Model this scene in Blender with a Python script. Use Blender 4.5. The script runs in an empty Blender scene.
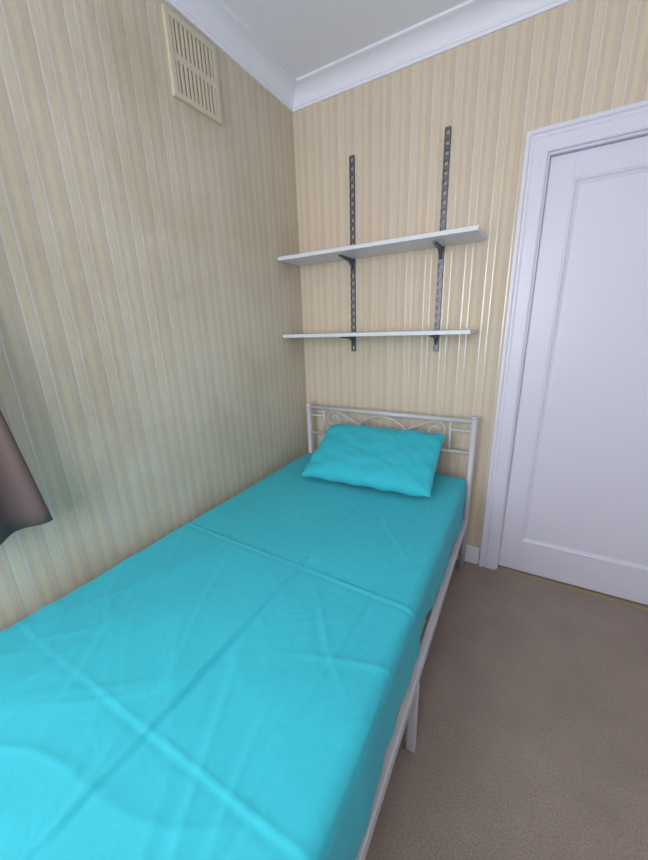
import bpy, bmesh, math
from mathutils import Vector, Matrix, noise

scene = bpy.context.scene
COL = scene.collection
scene.view_settings.view_transform='Standard'

# ------------------------------------------------------------------ helpers
def link(o, parent=None):
    COL.objects.link(o)
    if parent: o.parent = parent
    return o

def mesh_obj(name, bm, mat=None, parent=None, smooth=False):
    me = bpy.data.meshes.new(name)
    bmesh.ops.recalc_face_normals(bm, faces=bm.faces)
    bm.to_mesh(me); bm.free()
    if smooth:
        for p in me.polygons: p.use_smooth = True
    o = bpy.data.objects.new(name, me)
    if mat: me.materials.append(mat)
    return link(o, parent)

def empty(name, loc=(0,0,0)):
    e = bpy.data.objects.new(name, None); e.empty_display_size = .1
    COL.objects.link(e)
    return e

def box(bm, x0,x1,y0,y1,z0,z1):
    vs=[bm.verts.new((x,y,z)) for x in (x0,x1) for y in (y0,y1) for z in (z0,z1)]
    for f in ((0,1,3,2),(4,6,7,5),(0,4,5,1),(2,3,7,6),(0,2,6,4),(1,5,7,3)):
        bm.faces.new([vs[i] for i in f])

def bevel(o, w=.003, seg=2):
    m=o.modifiers.new('bevel','BEVEL'); m.width=w; m.segments=seg; m.limit_method='ANGLE'; m.angle_limit=math.radians(40)
    return o

def tube(bm, pts, r, seg=12, caps=True, r2=None):
    pts=[Vector(p) for p in pts]
    n=len(pts); rings=[]
    t0=(pts[1]-pts[0]).normalized()
    up=Vector((0,0,1)) if abs(t0.z)<.9 else Vector((0,1,0))
    a=t0.cross(up).normalized()
    for i,p in enumerate(pts):
        t=(pts[min(i+1,n-1)]-pts[max(i-1,0)]).normalized()
        a=(a-t*a.dot(t)).normalized(); b=t.cross(a)
        rr=r if r2 is None else r+(r2-r)*i/(n-1)
        rings.append([bm.verts.new(p+a*math.cos(2*math.pi*k/seg)*rr+b*math.sin(2*math.pi*k/seg)*rr) for k in range(seg)])
    for i in range(n-1):
        for k in range(seg):
            bm.faces.new((rings[i][k],rings[i][(k+1)%seg],rings[i+1][(k+1)%seg],rings[i+1][k]))
    if caps:
        bm.faces.new(rings[0]); bm.faces.new(rings[-1])

# ------------------------------------------------------------------ materials
def newmat(name):
    m=bpy.data.materials.new(name); m.use_nodes=True
    nt=m.node_tree; b=nt.nodes['Principled BSDF']
    return m,nt,b

def simple(name, col, rough=.5, metal=0, bump=0, scale=50, var=0, spec=.5):
    m,nt,b=newmat(name)
    b.inputs['Roughness'].default_value=rough
    b.inputs['Metallic'].default_value=metal
    b.inputs['Specular IOR Level'].default_value=spec
    b.inputs['Base Color'].default_value=(*col,1)
    tc=nt.nodes.new('ShaderNodeTexCoord')
    nz=nt.nodes.new('ShaderNodeTexNoise'); nz.inputs['Scale'].default_value=scale; nz.inputs['Detail'].default_value=4
    nt.links.new(tc.outputs['Object'],nz.inputs['Vector'])
    if var:
        r=nt.nodes.new('ShaderNodeMixRGB'); r.blend_type='MIX'
        r.inputs[1].default_value=(*[c*(1-var) for c in col],1)
        r.inputs[2].default_value=(*[min(1,c*(1+var)) for c in col],1)
        nt.links.new(nz.outputs['Fac'],r.inputs[0]); nt.links.new(r.outputs[0],b.inputs['Base Color'])
    if bump:
        bp=nt.nodes.new('ShaderNodeBump'); bp.inputs['Strength'].default_value=bump; bp.inputs['Distance'].default_value=.002
        nt.links.new(nz.outputs['Fac'],bp.inputs['Height']); nt.links.new(bp.outputs[0],b.inputs['Normal'])
    return m

def wallpaper(name, axis, tint=(1,1,1), stain=0.35, contrast=1.0):
    m,nt,b=newmat(name); N=nt.nodes; L=nt.links
    geo=N.new('ShaderNodeNewGeometry'); sep=N.new('ShaderNodeSeparateXYZ')
    L.new(geo.outputs['Position'],sep.inputs[0])
    def math_(op,a,bv=None,c=None):
        n=N.new('ShaderNodeMath'); n.operation=op
        for i,v in enumerate((a,bv,c)):
            if v is None: continue
            if hasattr(v,'links'): L.new(v,n.inputs[i])
            else: n.inputs[i].default_value=v
        return n.outputs[0]
    co=sep.outputs[axis]
    fr=math_('FRACT',math_('MULTIPLY',math_('ADD',co,10.0),1/0.094))
    ramp=N.new('ShaderNodeValToRGB'); cr=ramp.color_ramp; cr.interpolation='LINEAR'
    cream=(0.665,0.600,0.460); beige=(0.61,0.525,0.43); pale=(0.70,0.670,0.605); grey=(0.51,0.46,0.40)
    mean=(0.635,0.565,0.46)
    stops=[(0.0,beige),(.16,beige),(.18,grey),(.20,grey),(.21,pale),(.26,pale),(.28,cream),(.50,cream),
           (.51,grey),(.52,grey),(.53,pale),(.58,pale),(.60,beige),(.74,beige),(.76,cream),(.93,cream),(.96,beige),(1.0,beige)]
    while len(cr.elements)<len(stops): cr.elements.new(.5)
    for e,(p,c) in zip(cr.elements,stops):
        e.position=p
    for e,(p,c) in zip(cr.elements,stops):
        e.color=tuple((mean[i]+(c[i]-mean[i])*contrast)*tint[i] for i in range(3))+(1,)
    L.new(fr,ramp.inputs[0])
    mp=N.new('ShaderNodeMapping'); mp.inputs['Scale'].default_value=(60,60,16)
    L.new(geo.outputs['Position'],mp.inputs[0])
    nz=N.new('ShaderNodeTexNoise'); nz.inputs['Scale'].default_value=2.2; nz.inputs['Detail'].default_value=3
    L.new(mp.outputs[0],nz.inputs['Vector'])
    mp2=N.new('ShaderNodeMapping'); mp2.inputs['Scale'].default_value=(2.2,2.2,1.6)
    L.new(geo.outputs['Position'],mp2.inputs[0])
    n2=N.new('ShaderNodeTexNoise'); n2.inputs['Scale'].default_value=1.2; n2.inputs['Detail'].default_value=5; n2.inputs['Roughness'].default_value=.6
    L.new(mp2.outputs[0],n2.inputs['Vector'])
    st=N.new('ShaderNodeMapRange'); st.interpolation_type='SMOOTHSTEP'
    st.inputs[1].default_value=.35; st.inputs[2].default_value=.75; st.inputs[3].default_value=0; st.inputs[4].default_value=stain
    L.new(n2.outputs['Fac'],st.inputs[0])
    mx=N.new('ShaderNodeMixRGB'); mx.blend_type='MULTIPLY'; mx.inputs[2].default_value=(.76,.69,.60,1)
    L.new(st.outputs[0],mx.inputs[0]); L.new(ramp.outputs[0],mx.inputs[1])
    n4=N.new('ShaderNodeTexNoise'); n4.inputs['Scale'].default_value=26; n4.inputs['Detail'].default_value=5; n4.inputs['Roughness'].default_value=.7
    L.new(geo.outputs['Position'],n4.inputs['Vector'])
    s4=N.new('ShaderNodeMapRange'); s4.inputs[1].default_value=.58; s4.inputs[2].default_value=.74; s4.inputs[3].default_value=0; s4.inputs[4].default_value=.7
    L.new(n4.outputs['Fac'],s4.inputs[0])
    sp=math_('MULTIPLY',s4.outputs[0],st.outputs[0])
    mx3=N.new('ShaderNodeMixRGB'); mx3.blend_type='MULTIPLY'; mx3.inputs[2].default_value=(.66,.54,.42,1)
    L.new(sp,mx3.inputs[0]); L.new(mx.outputs[0],mx3.inputs[1])
    mx2=N.new('ShaderNodeMixRGB'); mx2.blend_type='OVERLAY'; mx2.inputs[0].default_value=.09
    L.new(mx3.outputs[0],mx2.inputs[1]); L.new(nz.outputs['Fac'],mx2.inputs[2])
    L.new(mx2.outputs[0],b.inputs['Base Color'])
    rr=N.new('ShaderNodeValToRGB'); rr.color_ramp.interpolation='CONSTANT'
    ss=[(0,.6),(.21,.27),(.27,.6),(.53,.27),(.585,.6)]
    while len(rr.color_ramp.elements)<len(ss): rr.color_ramp.elements.new(.5)
    for e,(p,c) in zip(rr.color_ramp.elements,ss): e.position=p
    for e,(p,c) in zip(rr.color_ramp.elements,ss): e.color=(c,c,c,1)
    L.new(fr,rr.inputs[0]); L.new(rr.outputs[0],b.inputs['Roughness'])
    spc=N.new('ShaderNodeMapRange'); spc.inputs[1].default_value=.27; spc.inputs[2].default_value=.6; spc.inputs[3].default_value=1.0; spc.inputs[4].default_value=.35
    L.new(rr.outputs[0],spc.inputs[0]); L.new(spc.outputs[0],b.inputs['Specular IOR Level'])
    bp=N.new('ShaderNodeBump'); bp.inputs['Strength'].default_value=.2; bp.inputs['Distance'].default_value=.0008
    L.new(nz.outputs['Fac'],bp.inputs['Height']); L.new(bp.outputs[0],b.inputs['Normal'])
    return m

M_wall_l=wallpaper('wallpaper_left',1,(.985,.98,.965),.6,.8)
M_wall_b=wallpaper('wallpaper_back',0,(1.01,.95,.925),.15,.85)
M_ceil=simple('ceiling_paint',(.80,.80,.87),.9,bump=.5,scale=90)
M_cov=simple('coving_paint',(.80,.80,.89),.6)
M_gloss=simple('white_gloss_paint',(.71,.69,.80),.35,bump=.05,scale=8)
M_trim=simple('trim_paint',(.76,.76,.82),.4)
M_plain=simple('painted_wall',(.74,.74,.76),.8,bump=.2)
M_carpet=simple('carpet',(.325,.26,.22),.97,bump=1,scale=190,var=.5,spec=.1)
nt=M_carpet.node_tree; b=nt.nodes['Principled BSDF']
src=b.inputs['Base Color'].links[0].from_socket
n3=nt.nodes.new('ShaderNodeTexNoise'); n3.inputs['Scale'].default_value=4; n3.inputs['Detail'].default_value=8; n3.inputs['Roughness'].default_value=.65
g3=nt.nodes.new('ShaderNodeNewGeometry'); nt.links.new(g3.outputs['Position'],n3.inputs['Vector'])
mr=nt.nodes.new('ShaderNodeMapRange'); mr.inputs[1].default_value=.3; mr.inputs[2].default_value=.7; mr.inputs[3].default_value=.88; mr.inputs[4].default_value=1.10
nt.links.new(n3.outputs['Fac'],mr.inputs[0])
mm=nt.nodes.new('ShaderNodeMixRGB'); mm.blend_type='MULTIPLY'; mm.inputs[0].default_value=1
nt.links.new(src,mm.inputs[1]); nt.links.new(mr.outputs[0],mm.inputs[2]); nt.links.new(mm.outputs[0],b.inputs['Base Color'])

M_bedmetal=simple('bed_white_enamel',(.56,.56,.58),.35)
M_gun=simple('gunmetal_steel',(.13,.14,.17),.4,metal=.6)
M_shelf=simple('shelf_melamine',(.67,.68,.73),.4)
M_vent=simple('vent_plastic',(.62,.55,.42),.5)
M_dark=simple('vent_dark',(.13,.10,.06),.9)
M_brass=simple('brass_strip',(.40,.31,.17),.6,metal=.3)
M_matt=simple('mattress_ticking',(.7,.7,.7),.9)
M_slat=simple('slat_pine',(.5,.36,.2),.7)
M_handle=simple('handle_metal',(.6,.55,.4),.3,metal=1)
M_frame=simple('window_upvc',(.85,.85,.87),.35)

def cloth(name,col,rough=.75,sheen=.1,scale=900,b2s=.35):
    m,nt,b=newmat(name); N=nt.nodes; L=nt.links
    b.inputs['Base Color'].default_value=(*col,1); b.inputs['Roughness'].default_value=rough
    b.inputs['Sheen Weight'].default_value=sheen
    b.inputs['Specular IOR Level'].default_value=.2
    tc=N.new('ShaderNodeTexCoord')
    n1=N.new('ShaderNodeTexNoise'); n1.inputs['Scale'].default_value=scale
    n2=N.new('ShaderNodeTexNoise'); n2.inputs['Scale'].default_value=14; n2.inputs['Detail'].default_value=5; n2.inputs['Distortion'].default_value=.8
    L.new(tc.outputs['Object'],n1.inputs['Vector']); L.new(tc.outputs['Object'],n2.inputs['Vector'])
    b1=N.new('ShaderNodeBump'); b1.inputs['Strength'].default_value=.15; b1.inputs['Distance'].default_value=.0008
    b2=N.new('ShaderNodeBump'); b2.inputs['Strength'].default_value=b2s; b2.inputs['Distance'].default_value=.006
    L.new(n1.outputs['Fac'],b1.inputs['Height']); L.new(n2.outputs['Fac'],b2.inputs['Height'])
    L.new(b1.outputs[0],b2.inputs['Normal']); L.new(b2.outputs[0],b.inputs['Normal'])
    return m
M_sheet=cloth('turquoise_cotton',(.038,.455,.555),sheen=.08,b2s=.45)
M_pillow=cloth('turquoise_pillowcase',(.038,.475,.57),sheen=.08)
M_curtain=cloth('curtain_fabric',(.135,.092,.088),.5,.05)

M_glass,nt,b=newmat('window_glass')
tr=nt.nodes.new('ShaderNodeBsdfTransparent'); gl=nt.nodes.new('ShaderNodeBsdfGlossy'); gl.inputs['Roughness'].default_value=.02
mx=nt.nodes.new('ShaderNodeMixShader'); mx.inputs[0].default_value=.06
nt.links.new(tr.outputs[0],mx.inputs[1]); nt.links.new(gl.outputs[0],mx.inputs[2])
nt.links.new(mx.outputs[0],nt.nodes['Material Output'].inputs['Surface'])

# ------------------------------------------------------------------ room
RX=2.25; RY=-2.75; H=2.52; T=.14
bm=bmesh.new(); box(bm,-T,RX+T,RY-T,T,-.1,0); mesh_obj('floor',bm,M_carpet)
bm=bmesh.new(); box(bm,-T,RX+T,RY-T,T,H,H+.1); mesh_obj('ceiling',bm,M_ceil)
WL=(-2.55,-1.78,.98,2.15)
bm=bmesh.new()
box(bm,-T,0,WL[1],T,0,H); box(bm,-T,0,RY-T,WL[0],0,H)
box(bm,-T,0,WL[0],WL[1],0,WL[2]); box(bm,-T,0,WL[0],WL[1],WL[3],H)
mesh_obj('wall_left',bm,M_wall_l)
DX0,DX1,DH=1.208,1.985,1.985
bm=bmesh.new()
box(bm,0,DX0,0,T,0,H); box(bm,DX1,RX,0,T,0,H); box(bm,DX0,DX1,0,T,DH,H)
mesh_obj('wall_back',bm,M_wall_b)
bm=bmesh.new(); box(bm,RX,RX+T,RY-T,T,0,H); mesh_obj('wall_right',bm,M_plain)
WR=(.12,1.45,.95,2.15)
bm=bmesh.new()
box(bm,0,WR[0],RY-T,RY,0,H); box(bm,WR[1],RX,RY-T,RY,0,H)
box(bm,WR[0],WR[1],RY-T,RY,0,WR[2]); box(bm,WR[0],WR[1],RY-T,RY,WR[3],H)
mesh_obj('wall_front',bm,M_plain)

prof=[(0,2.440),(.010,2.440),(.013,2.450)]
for i in range(9):
    a=i/8*math.pi/2
    prof.append((.016+.062*(1-math.cos(a)), 2.452+.056*math.sin(a)))
prof+=[(.088,2.510),(.088,2.521),(0,2.521)]
bm=bmesh.new(); loops=[]
for d,z in prof:
    loops.append([bm.verts.new(p) for p in ((d,-d,z),(RX-d,-d,z),(RX-d,RY+d,z),(d,RY+d,z))])
for i in range(len(prof)-1):
    for k in range(4):
        bm.faces.new((loops[i][k],loops[i][(k+1)%4],loops[i+1][(k+1)%4],loops[i+1][k]))
mesh_obj('trim_coving',bm,M_cov)

def baseboard(name,x0,x1,y0,y1):
    bm=bmesh.new(); box(bm,x0,x1,y0,y1,0,.11)
    bevel(mesh_obj(name,bm,M_trim),.006,3)
baseboard('baseboard_left',0,.016,RY,0)
baseboard('baseboard_back',.016,1.122,-.016,0)
baseboard('baseboard_right',RX-.016,RX,RY,0)
baseboard('baseboard_front',.016,RX-.016,RY,RY+.016)

# ------------------------------------------------------------------ door
aprof=[(0,0),(0,-.014),(.006,-.017),(.05,-.017),(.058,-.013),(.066,-.013),(.072,-.02),(.085,-.02),(.085,0)]
bm=bmesh.new(); ls=[]
for d,y in aprof:
    ls.append([bm.verts.new(p) for p in ((DX0-d+.004,y,0),(DX0-d+.004,y,DH+d-.004),(DX1+d-.004,y,DH+d-.004),(DX1+d-.004,y,0))])
for i in range(len(aprof)-1):
    for k in range(3):
        bm.faces.new((ls[i][k],ls[i][k+1],ls[i+1][k+1],ls[i+1][k]))
mesh_obj('trim_1',bm,M_gloss)
door=empty('door_1')
bm=bmesh.new()
box(bm,DX0,DX0+.012,0.0,T,0,DH); box(bm,DX1-.012,DX1,0.0,T,0,DH); box(bm,DX0+.012,DX1-.012,0.0,T,DH-.012,DH)
mesh_obj('door_lining',bm,M_gloss,door)
bm=bmesh.new()
box(bm,DX0+.012,DX0+.03,.062,.075,0,DH-.012); box(bm,DX1-.03,DX1-.012,.062,.075,0,DH-.012); box(bm,DX0+.03,DX1-.03,.062,.075,DH-.03,DH-.012)
mesh_obj('door_stop',bm,M_gloss,door)
sx0,sx1,sz0,sz1=DX0+.014,DX1-.014,.012,DH-.014
yf=.022
px0,px1,pz0,pz1=sx0+.090,sx1-.090,.19,DH-.105
bm=bmesh.new()
box(bm,sx0,px0,yf,yf+.038,sz0,sz1); box(bm,px1,sx1,yf,yf+.038,sz0,sz1)
box(bm,px0,px1,yf,yf+.038,sz0,pz0); box(bm,px0,px1,yf,yf+.038,pz1,sz1)
bevel(mesh_obj('stiles_and_rails',bm,M_gloss,door),.001,1)
bm=bmesh.new(); rings=[]
for d,y in ((0,yf-.001),(.004,yf-.003),(.008,yf-.003),(.014,yf+.004),(.022,yf+.007),(.024,yf+.009)):
    rings.append([bm.verts.new(p) for p in ((px0+d,y,pz0+d),(px1-d,y,pz0+d),(px1-d,y,pz1-d),(px0+d,y,pz1-d))])
for i in range(len(rings)-1):
    for k in range(4): bm.faces.new((rings[i][k],rings[i][(k+1)%4],rings[i+1][(k+1)%4],rings[i+1][k]))
bm.faces.new(rings[-1])
mesh_obj('panel',bm,M_gloss,door)
bm=bmesh.new(); tube(bm,[(sx1-.05,yf,1.02),(sx1-.05,yf-.045,1.02),(sx1-.065,yf-.052,1.02),(sx1-.15,yf-.052,1.02)],.009)
box(bm,sx1-.07,sx1-.03,yf-.006,yf,.94,1.09)
mesh_obj('handle',bm,M_handle,door,True)
bm=bmesh.new(); box(bm,DX0+.012,DX1-.012,-.004,.02,0,.004)
bevel(mesh_obj('trim_2',bm,M_brass),.0015)

# ------------------------------------------------------------------ windows
def window(name, horiz, a0,a1,z0,z1, pos):
    e=empty(name)
    def bx(bm,u0,u1,d0,d1,za,zb):
        if horiz: box(bm,u0,u1,pos+d0,pos+d1,za,zb)
        else: box(bm,pos+d0,pos+d1,u0,u1,za,zb)
    bm=bmesh.new(); w=.055; D=(-.03,.03)
    bx(bm,a0,a1,*D,z0,z0+w); bx(bm,a0,a1,*D,z1-w,z1)
    bx(bm,a0,a0+w,*D,z0+w,z1-w); bx(bm,a1-w,a1,*D,z0+w,z1-w)
    mid=(a0+a1)/2
    bx(bm,mid-.03,mid+.03,*D,z0+w,z1-w)
    bevel(mesh_obj('frame',bm,M_frame,e),.004)
    bm=bmesh.new(); bx(bm,a0+w,mid-.03,-.003,.003,z0+w,z1-w); bx(bm,mid+.03,a1-w,-.003,.003,z0+w,z1-w)
    mesh_obj('glass',bm,M_glass,e)
window('window_1',True,WR[0],WR[1],WR[2],WR[3],RY-.07)
window('window_2',False,WL[0],WL[1],WL[2],WL[3],-.07)

# ------------------------------------------------------------------ curtain
bm=bmesh.new()
nu,nv=70,40; grid=[]
for j in range(nv+1):
    v=j/nv; z=.845+(2.26-.845)*v
    row=[]
    for i in range(nu+1):
        u=i/nu
        flare=.075*max(0,1-(z-.845)/.6)
        y=-1.60+flare-u*(.24+flare)
        x=.092+.020*math.sin(u*2*math.pi*2.5+1.2)*(1-.3*v)+.01*noise.noise(Vector((u*4,v*2,3)))
        row.append(bm.verts.new((x,y,z-(.03*u if j==0 else 0))))
    grid.append(row)
for j in range(nv):
    for i in range(nu): bm.faces.new((grid[j][i],grid[j][i+1],grid[j+1][i+1],grid[j+1][i]))
cur=mesh_obj('curtain',bm,M_curtain,None,True)
s=cur.modifiers.new('thick','SOLIDIFY'); s.thickness=.002
bm=bmesh.new(); tube(bm,[(.085,-1.5,2.28),(.085,-2.62,2.28)],.011)
for yy in (-1.56,-2.58): tube(bm,[(0,yy,2.28),(.085,yy,2.28)],.007)
mesh_obj('curtain_rod',bm,M_bedmetal,None,True)

# ------------------------------------------------------------------ vent
vent=empty('air_vent_grille')
vy0,vy1,vz0,vz1=-.80,-.565,2.165,2.42
bm=bmesh.new(); box(bm,0,.003,vy0+.01,vy1-.01,vz0+.01,vz1-.01); mesh_obj('duct_shade_plate',bm,M_dark,vent)  # solid dark plate, its colour stands in for shade inside the duct
bm=bmesh.new(); f=.02
box(bm,0,.014,vy0,vy1,vz0,vz0+f); box(bm,0,.014,vy0,vy1,vz1-f,vz1)
box(bm,0,.014,vy0,vy0+f,vz0+f,vz1-f); box(bm,0,.014,vy1-f,vy1,vz0+f,vz1-f)
zm=(vz0+vz1)/2
box(bm,.0,.012,vy0+f,vy1-f,zm-.012,zm+.012)
nb=10
for i in range(nb):
    y=vy0+f+(i+.5)*(vy1-vy0-2*f)/nb
    box(bm,.002,.012,y-.006,y+.006,vz0+f,zm-.012); box(bm,.002,.012,y-.006,y+.006,zm+.012,vz1-f)
bevel(mesh_obj('grille',bm,M_vent,vent),.0008,1)

# ------------------------------------------------------------------ shelving
sh=empty('wall_shelf_unit')
def upright(x,z0,z1):
    bm=bmesh.new(); d=-.014
    box(bm,x-.0125,x-.0105,d,0,z0,z1); box(bm,x+.0105,x+.0125,d,0,z0,z1)
    box(bm,x-.0125,x-.0085,d-.002,d,z0,z1); box(bm,x+.0085,x+.0125,d-.002,d,z0,z1)
    n=int(round((z1-z0)/.038))
    for i in range(n+1):
        z=z0+(z1-z0)*i/n
        box(bm,x-.0085,x+.0085,d-.002,d,max(z0,z-.010),min(z1,z+.010))
    mesh_obj('upright',bm,M_gun,sh)
def bracket(x,z,L):
    bm=bmesh.new()
    prof=[(-.004,z-.055),(-.004,z),(-L,z),(-L,z-.008),(-.06,z-.018),(-.03,z-.036),(-.018,z-.055)]
    a=[bm.verts.new((x-.006,y,zz)) for y,zz in prof]; b_=[bm.verts.new((x+.006,y,zz)) for y,zz in prof]
    bm.faces.new(a); bm.faces.new(b_)
    for i in range(len(prof)):
        j=(i+1)%len(prof); bm.faces.new((a[i],a[j],b_[j],b_[i]))
    mesh_obj('bracket',bm,M_gun,sh)
for x in (.348,.815): upright(x,1.20,2.165)
for z,nm,x1 in ((1.69,'upper_shelf_board',1.005),(1.290,'lower_shelf_board',1.005)):
    bm=bmesh.new(); box(bm,.012,x1,-.24,-.018,z,z+.018)
    bevel(mesh_obj(nm,bm,M_shelf,sh),.0015,1)
    for x in (.348,.815): bracket(x,z,.17)

# ------------------------------------------------------------------ bed
bed=empty('single_bed')
BX0,BX1=.075,1.04; YH,YM,YF=-.10,-1.08,-2.10
bm=bmesh.new()
for x in (BX0,BX1):
    tube(bm,[(x,YH,0),(x,YH,.885)],.0155,16)
    tube(bm,[(x,YH,.885),(x,YH,.892)],.017,16)
tube(bm,[(BX0,YH,.866),(BX1,YH,.866)],.0125,14)
tube(bm,[(BX0,YH,.70),(BX1,YH,.70)],.008,12)
tube(bm,[(BX0,YH,.36),(BX1,YH,.36)],.012,12)
for x in (BX0+.11,BX1-.11):
    tube(bm,[(x,YH,.70),(x,YH,.866)],.007,10)
for xa,xb in ((BX0,BX0+.11),(BX1-.11,BX1)):
    tube(bm,[(xa,YH,.815),(xb,YH,.815)],.006,10)
def spiral(cx,cz,r0,r1,a0,a1,n=36):
    return [(cx+(r0+(r1-r0)*i/n)*math.cos(a0+(a1-a0)*i/n),YH,cz+(r0+(r1-r0)*i/n)*math.sin(a0+(a1-a0)*i/n)) for i in range(n+1)]
cx=(BX0+BX1)/2
for s in (-1,1):
    sp=[(cx+s*(p[0]),YH,p[2]) for p in spiral(.30,.80,.055,.014,math.pi*.5,-math.pi*1.9)]
    tube(bm,sp,.0045,8)
    arc=[]
    for i in range(25):
        t=i/24
        arc.append((cx+s*(.30-.30*t),YH,.855-.10*math.sin(t*math.pi*.5)**1.3*1.0))
    tube(bm,arc,.0045,8)
    arc=[]
    for i in range(25):
        t=i/24
        arc.append((cx+s*(.22*t),YH,.715+.135*math.cos(t*math.pi*.5)))
    tube(bm,arc,.0045,8)
mesh_obj('headboard',bm,M_bedmetal,bed,True)
bm=bmesh.new()
for x in (BX0,BX1): tube(bm,[(x,YF,0),(x,YF,.60)],.0165,16)
tube(bm,[(BX0,YF,.585),(BX1,YF,.585)],.0135,14)
tube(bm,[(BX0,YF,.36),(BX1,YF,.36)],.012,12)
for i in range(1,6):
    x=BX0+(BX1-BX0)*i/6; tube(bm,[(x,YF,.36),(x,YF,.585)],.006,8)
mesh_obj('footboard',bm,M_bedmetal,bed,True)
bm=bmesh.new()
for x in (BX0,BX1-.002):
    box(bm,x-.012,x+.012,YF,YH,.280,.325)
    box(bm,x-.014,x+.014,YM-.014,YM+.014,0,.280)
box(bm,BX0,BX1,YM-.012,YM+.012,.27,.30)
bevel(mesh_obj('side_rails_and_legs',bm,M_bedmetal,bed),.004,2)
bm=bmesh.new()
for i in range(14):
    y=YH-.10-i*.14; box(bm,BX0+.014,BX1-.02,y-.03,y+.03,.325,.34)
mesh_obj('slats',bm,M_slat,bed)
bm=bmesh.new(); box(bm,.085,1.015,-2.06,-.135,.342,.545)
bevel(mesh_obj('mattress',bm,M_matt,bed),.03,4)

# sheet -------------------------------------------------------------
MX0,MX1,MY0,MY1,ZT,ZB=.055,1.035,-2.075,-.122,.575,.362
def G(d,w): return math.exp(-(d/w)**2)
nz_=noise.noise
def ridge(d,w,a):
    return a*math.exp(-abs(d)/w)-a*.5*G(d+2.6*w,1.8*w)
def seg_fold(x,y,x0,y0,x1,y1,w,a):
    dx,dy=x1-x0,y1-y0; L=math.hypot(dx,dy); dx/=L; dy/=L
    t=(x-x0)*dx+(y-y0)*dy; d=-(x-x0)*dy+(y-y0)*dx
    d+=.018*nz_(Vector((t*4,x0*7,y0*5)))
    e=max(0,min(1,min(t,L-t)/(.40*L)))
    return .55*ridge(d,w,a)*e*e*(3-2*e)
folds=[(.35,-1.10,.62,-1.62,.007,.005),(.62,-1.30,.95,-1.95,.008,.005),(.70,-1.12,1.02,-1.45,.007,.004),
       (.12,-1.25,.50,-1.80,.008,.004),(.80,-1.40,.98,-2.0,.007,.005),(.70,-.55,.98,-.95,.007,.003),
       (.15,-.75,.55,-.62,.007,.002),(.30,-.62,.62,-1.02,.007,.002),(.85,-.30,1.0,-.70,.007,.003),
       (.58,-1.62,.72,-2.02,.007,.005)]
def sheet_h(x,y):
    w=.004*nz_(Vector((x*4,y*4,1)))
    h=.007*nz_(Vector((x*2.6,y*2.6,0)))+.0030*nz_(Vector((x*7,y*6,4)))
    for c,amp in ((-.53,.0018),(-1.09,.0040),(-1.65,.0030),(-2.0,.002)):
        d=y-c-w+.02*(x-.5)*(1 if c==-1.09 else -.6)
        a=amp*(.8+.8*nz_(Vector((x*4,c*7,2))))
        h+=ridge(d,.0045,a)
    for c,amp in ((.30,.005),(.645,.012),(.90,.003)):
        d=-(x-c-w*.7)
        a=amp*(.8+.5*nz_(Vector((c*9,y*3,7))))*(1 if y<-1.05 else .3)
        h+=ridge(d,.0050,a)
    for f_ in folds: h+=seg_fold(x,y,*f_)
    msk=max(0,min(1,(-.95-y)/.3))
    for ang,fx,fy,seed,amp in ((.6,1.6,8,11,.0045),(-.9,1.3,6,23,.0045),(1.3,2,12,37,.003)):
        c,s=math.cos(ang),math.sin(ang)
        u=(x*c+y*s)*fx; v=(-x*s+y*c)*fy
        r=1-abs(nz_(Vector((u,v+.5*nz_(Vector((u*2,v*.3,seed+1))),seed)))*1.6)
        r=max(0,r)**7
        m2=max(0,nz_(Vector((x*2.5,y*2.5,seed+5)))+.25)
        h+=amp*r*m2*(.4+.6*msk)
    h+=.003*(1/(1+math.exp((y+1.09+.02*(x-.5))/.004)))
    return h
bm=bmesh.new()
R=.034
step=.0055
nx=int((MX1-MX0)/step); ny=int((MY1-MY0)/step); ns=26
def place(px,py,pz):
    ix=min(max(px,MX0+R),MX1-R); iy=min(max(py,MY0+R),MY1-R); iz=min(pz,ZT-R)
    d=Vector((px-ix,py-iy,max(0,pz-iz)))
    if d.length<1e-6: return Vector((px,py,pz)),Vector((0,0,1))
    nrm=d.normalized()
    return Vector((ix,iy,iz))+nrm*R,nrm
def emit(px,py,pz):
    p,nn=place(px,py,pz)
    depth=(ZT-p.z)
    h=sheet_h(p.x,p.y)
    p=p+nn*h*(1 if nn.z>.5 else .6)
    if depth>.02:
        side=min(1,(depth-.02)/.15)
        s=p.y if abs(nn.x)>.5 else p.x+5
        wv=.009*nz_(Vector((s*5,p.z*2,3)))+.010*nz_(Vector((s*14+p.z*6,p.z*5,9)))
        hv=Vector((nn.x,nn.y,0))
        p+=hv*wv*side
        if nn.x>.5 and py<-1.09: p+=hv*.003*side
        if pz<=ZB+.001:
            p.z+=.010*nz_(Vector((s*3,1,6)))
    if p.x<.016: p.x=.016
    return p
cache={}
def V(px,py,pz):
    key=(round(px,5),round(py,5),round(pz,5))
    if key not in cache: cache[key]=bm.verts.new(emit(px,py,pz))
    return cache[key]
xs=[MX0+(MX1-MX0)*i/nx for i in range(nx+1)]; ys=[MY0+(MY1-MY0)*i/ny for i in range(ny+1)]
zs=[ZT+(ZB-ZT)*i/ns for i in range(ns+1)]
for i in range(nx):
    for j in range(ny):
        bm.faces.new((V(xs[i],ys[j],ZT),V(xs[i+1],ys[j],ZT),V(xs[i+1],ys[j+1],ZT),V(xs[i],ys[j+1],ZT)))
for k in range(ns):
    for j in range(ny):
        for x in (MX0,MX1):
            bm.faces.new((V(x,ys[j],zs[k]),V(x,ys[j+1],zs[k]),V(x,ys[j+1],zs[k+1]),V(x,ys[j],zs[k+1])))
    for i in range(nx):
        for y in (MY0,MY1):
            bm.faces.new((V(xs[i],y,zs[k]),V(xs[i+1],y,zs[k]),V(xs[i+1],y,zs[k+1]),V(xs[i],y,zs[k+1])))
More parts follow.
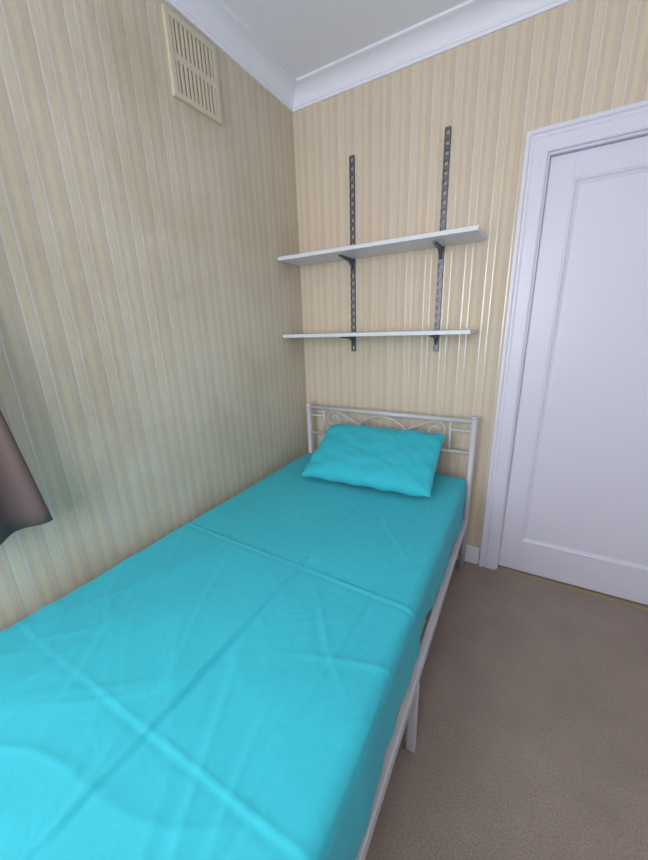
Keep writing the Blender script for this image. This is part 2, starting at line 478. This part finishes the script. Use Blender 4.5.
so=mesh_obj('bed_sheet',bm,M_sheet,None,True)

# pillow -------------------------------------------------------------
bm=bmesh.new()
PW,PD,PT=.325,.205,.056; n=64
def pil(u,v,sgn):
    ex=(1-abs(u)**5); ey=(1-abs(v)**4.2)
    t=max(0,ex*ey)**.5
    x=u*PW*(1-.02*(1-abs(v)**2)*abs(u)**4)
    y=v*PD*(1-.02*(1-abs(u)**2)*abs(v)**4)
    w=nz_(Vector((u*2.5,v*2.5,sgn*3+1)))*.010+nz_(Vector((u*6+v*3,v*4,sgn*5+2)))*.006
    rad=math.atan2(1-abs(v),1-abs(u)+1e-4)
    w+=.006*math.sin(rad*9)*(abs(u)*abs(v))**2
    edge=.006*math.sin(u*15)*abs(v)**6+.005*math.sin(v*13)*abs(u)**6
    return Vector((x,y,sgn*t*(PT+w)+edge))
layers={}
for sgn in (1,-1):
    for i in range(n+1):
        for j in range(n+1):
            u=-1+2*i/n; v=-1+2*j/n
            u=math.sin(u*math.pi/2); v=math.sin(v*math.pi/2)
            if sgn==-1 and (i in (0,n) or j in (0,n)): layers[(sgn,i,j)]=layers[(1,i,j)]
            else: layers[(sgn,i,j)]=bm.verts.new(pil(u,v,sgn))
for sgn in (1,-1):
    for i in range(n):
        for j in range(n):
            bm.faces.new([layers[(sgn,a,b_)] for a,b_ in ((i,j),(i+1,j),(i+1,j+1),(i,j+1))])
po=mesh_obj('pillow',bm,M_pillow,None,True)
po.matrix_world=Matrix.Translation((.597,-.322,.698))@Matrix.Rotation(math.radians(3),4,'Z')@Matrix.Rotation(math.radians(25),4,'X')

# ------------------------------------------------------------------ lights
def area(name,loc,target,sx,sy,power,col):
    l=bpy.data.lights.new(name,'AREA'); l.shape='RECTANGLE'; l.size=sx; l.size_y=sy; l.energy=power; l.color=col
    o=bpy.data.objects.new(name,l); COL.objects.link(o); o.location=loc
    d=Vector(target)-Vector(loc); o.rotation_euler=d.to_track_quat('-Z','Y').to_euler()
    return o
area('window_daylight',((WR[0]+WR[1])/2,RY-.16,(WR[2]+WR[3])/2),((WR[0]+WR[1])/2+.2,0,1.75),WR[1]-WR[0],WR[3]-WR[2],48,(.96,.975,1))
area('side_window_daylight',(-.17,(WL[0]+WL[1])/2,(WL[2]+WL[3])/2),(1.5,(WL[0]+WL[1])/2+.6,1.9),WL[1]-WL[0],WL[3]-WL[2],18,(.96,.975,1))

w=bpy.data.worlds.new('sky'); scene.world=w; w.use_nodes=True
bg=w.node_tree.nodes['Background']
sky=w.node_tree.nodes.new('ShaderNodeTexSky'); sky.sky_type='NISHITA'; sky.sun_disc=False; sky.sun_elevation=math.radians(35)
w.node_tree.links.new(sky.outputs[0],bg.inputs[0]); bg.inputs[1].default_value=.12

# ------------------------------------------------------------------ camera
f=Vector((-0.481,0.828,-0.2848)).normalized()
r=Vector((0.870,0.4945,-0.0347)); r=(r-f*r.dot(f)).normalized()
u=r.cross(f)
cam=bpy.data.cameras.new('camera'); co=bpy.data.objects.new('camera',cam); COL.objects.link(co)
M=Matrix(((r.x,u.x,-f.x,1.22),(r.y,u.y,-f.y,-1.89),(r.z,u.z,-f.z,1.34),(0,0,0,1)))
co.matrix_world=M
cam.sensor_width=36; cam.sensor_fit='AUTO'; cam.lens=345/860*36; cam.clip_start=.02
scene.camera=co
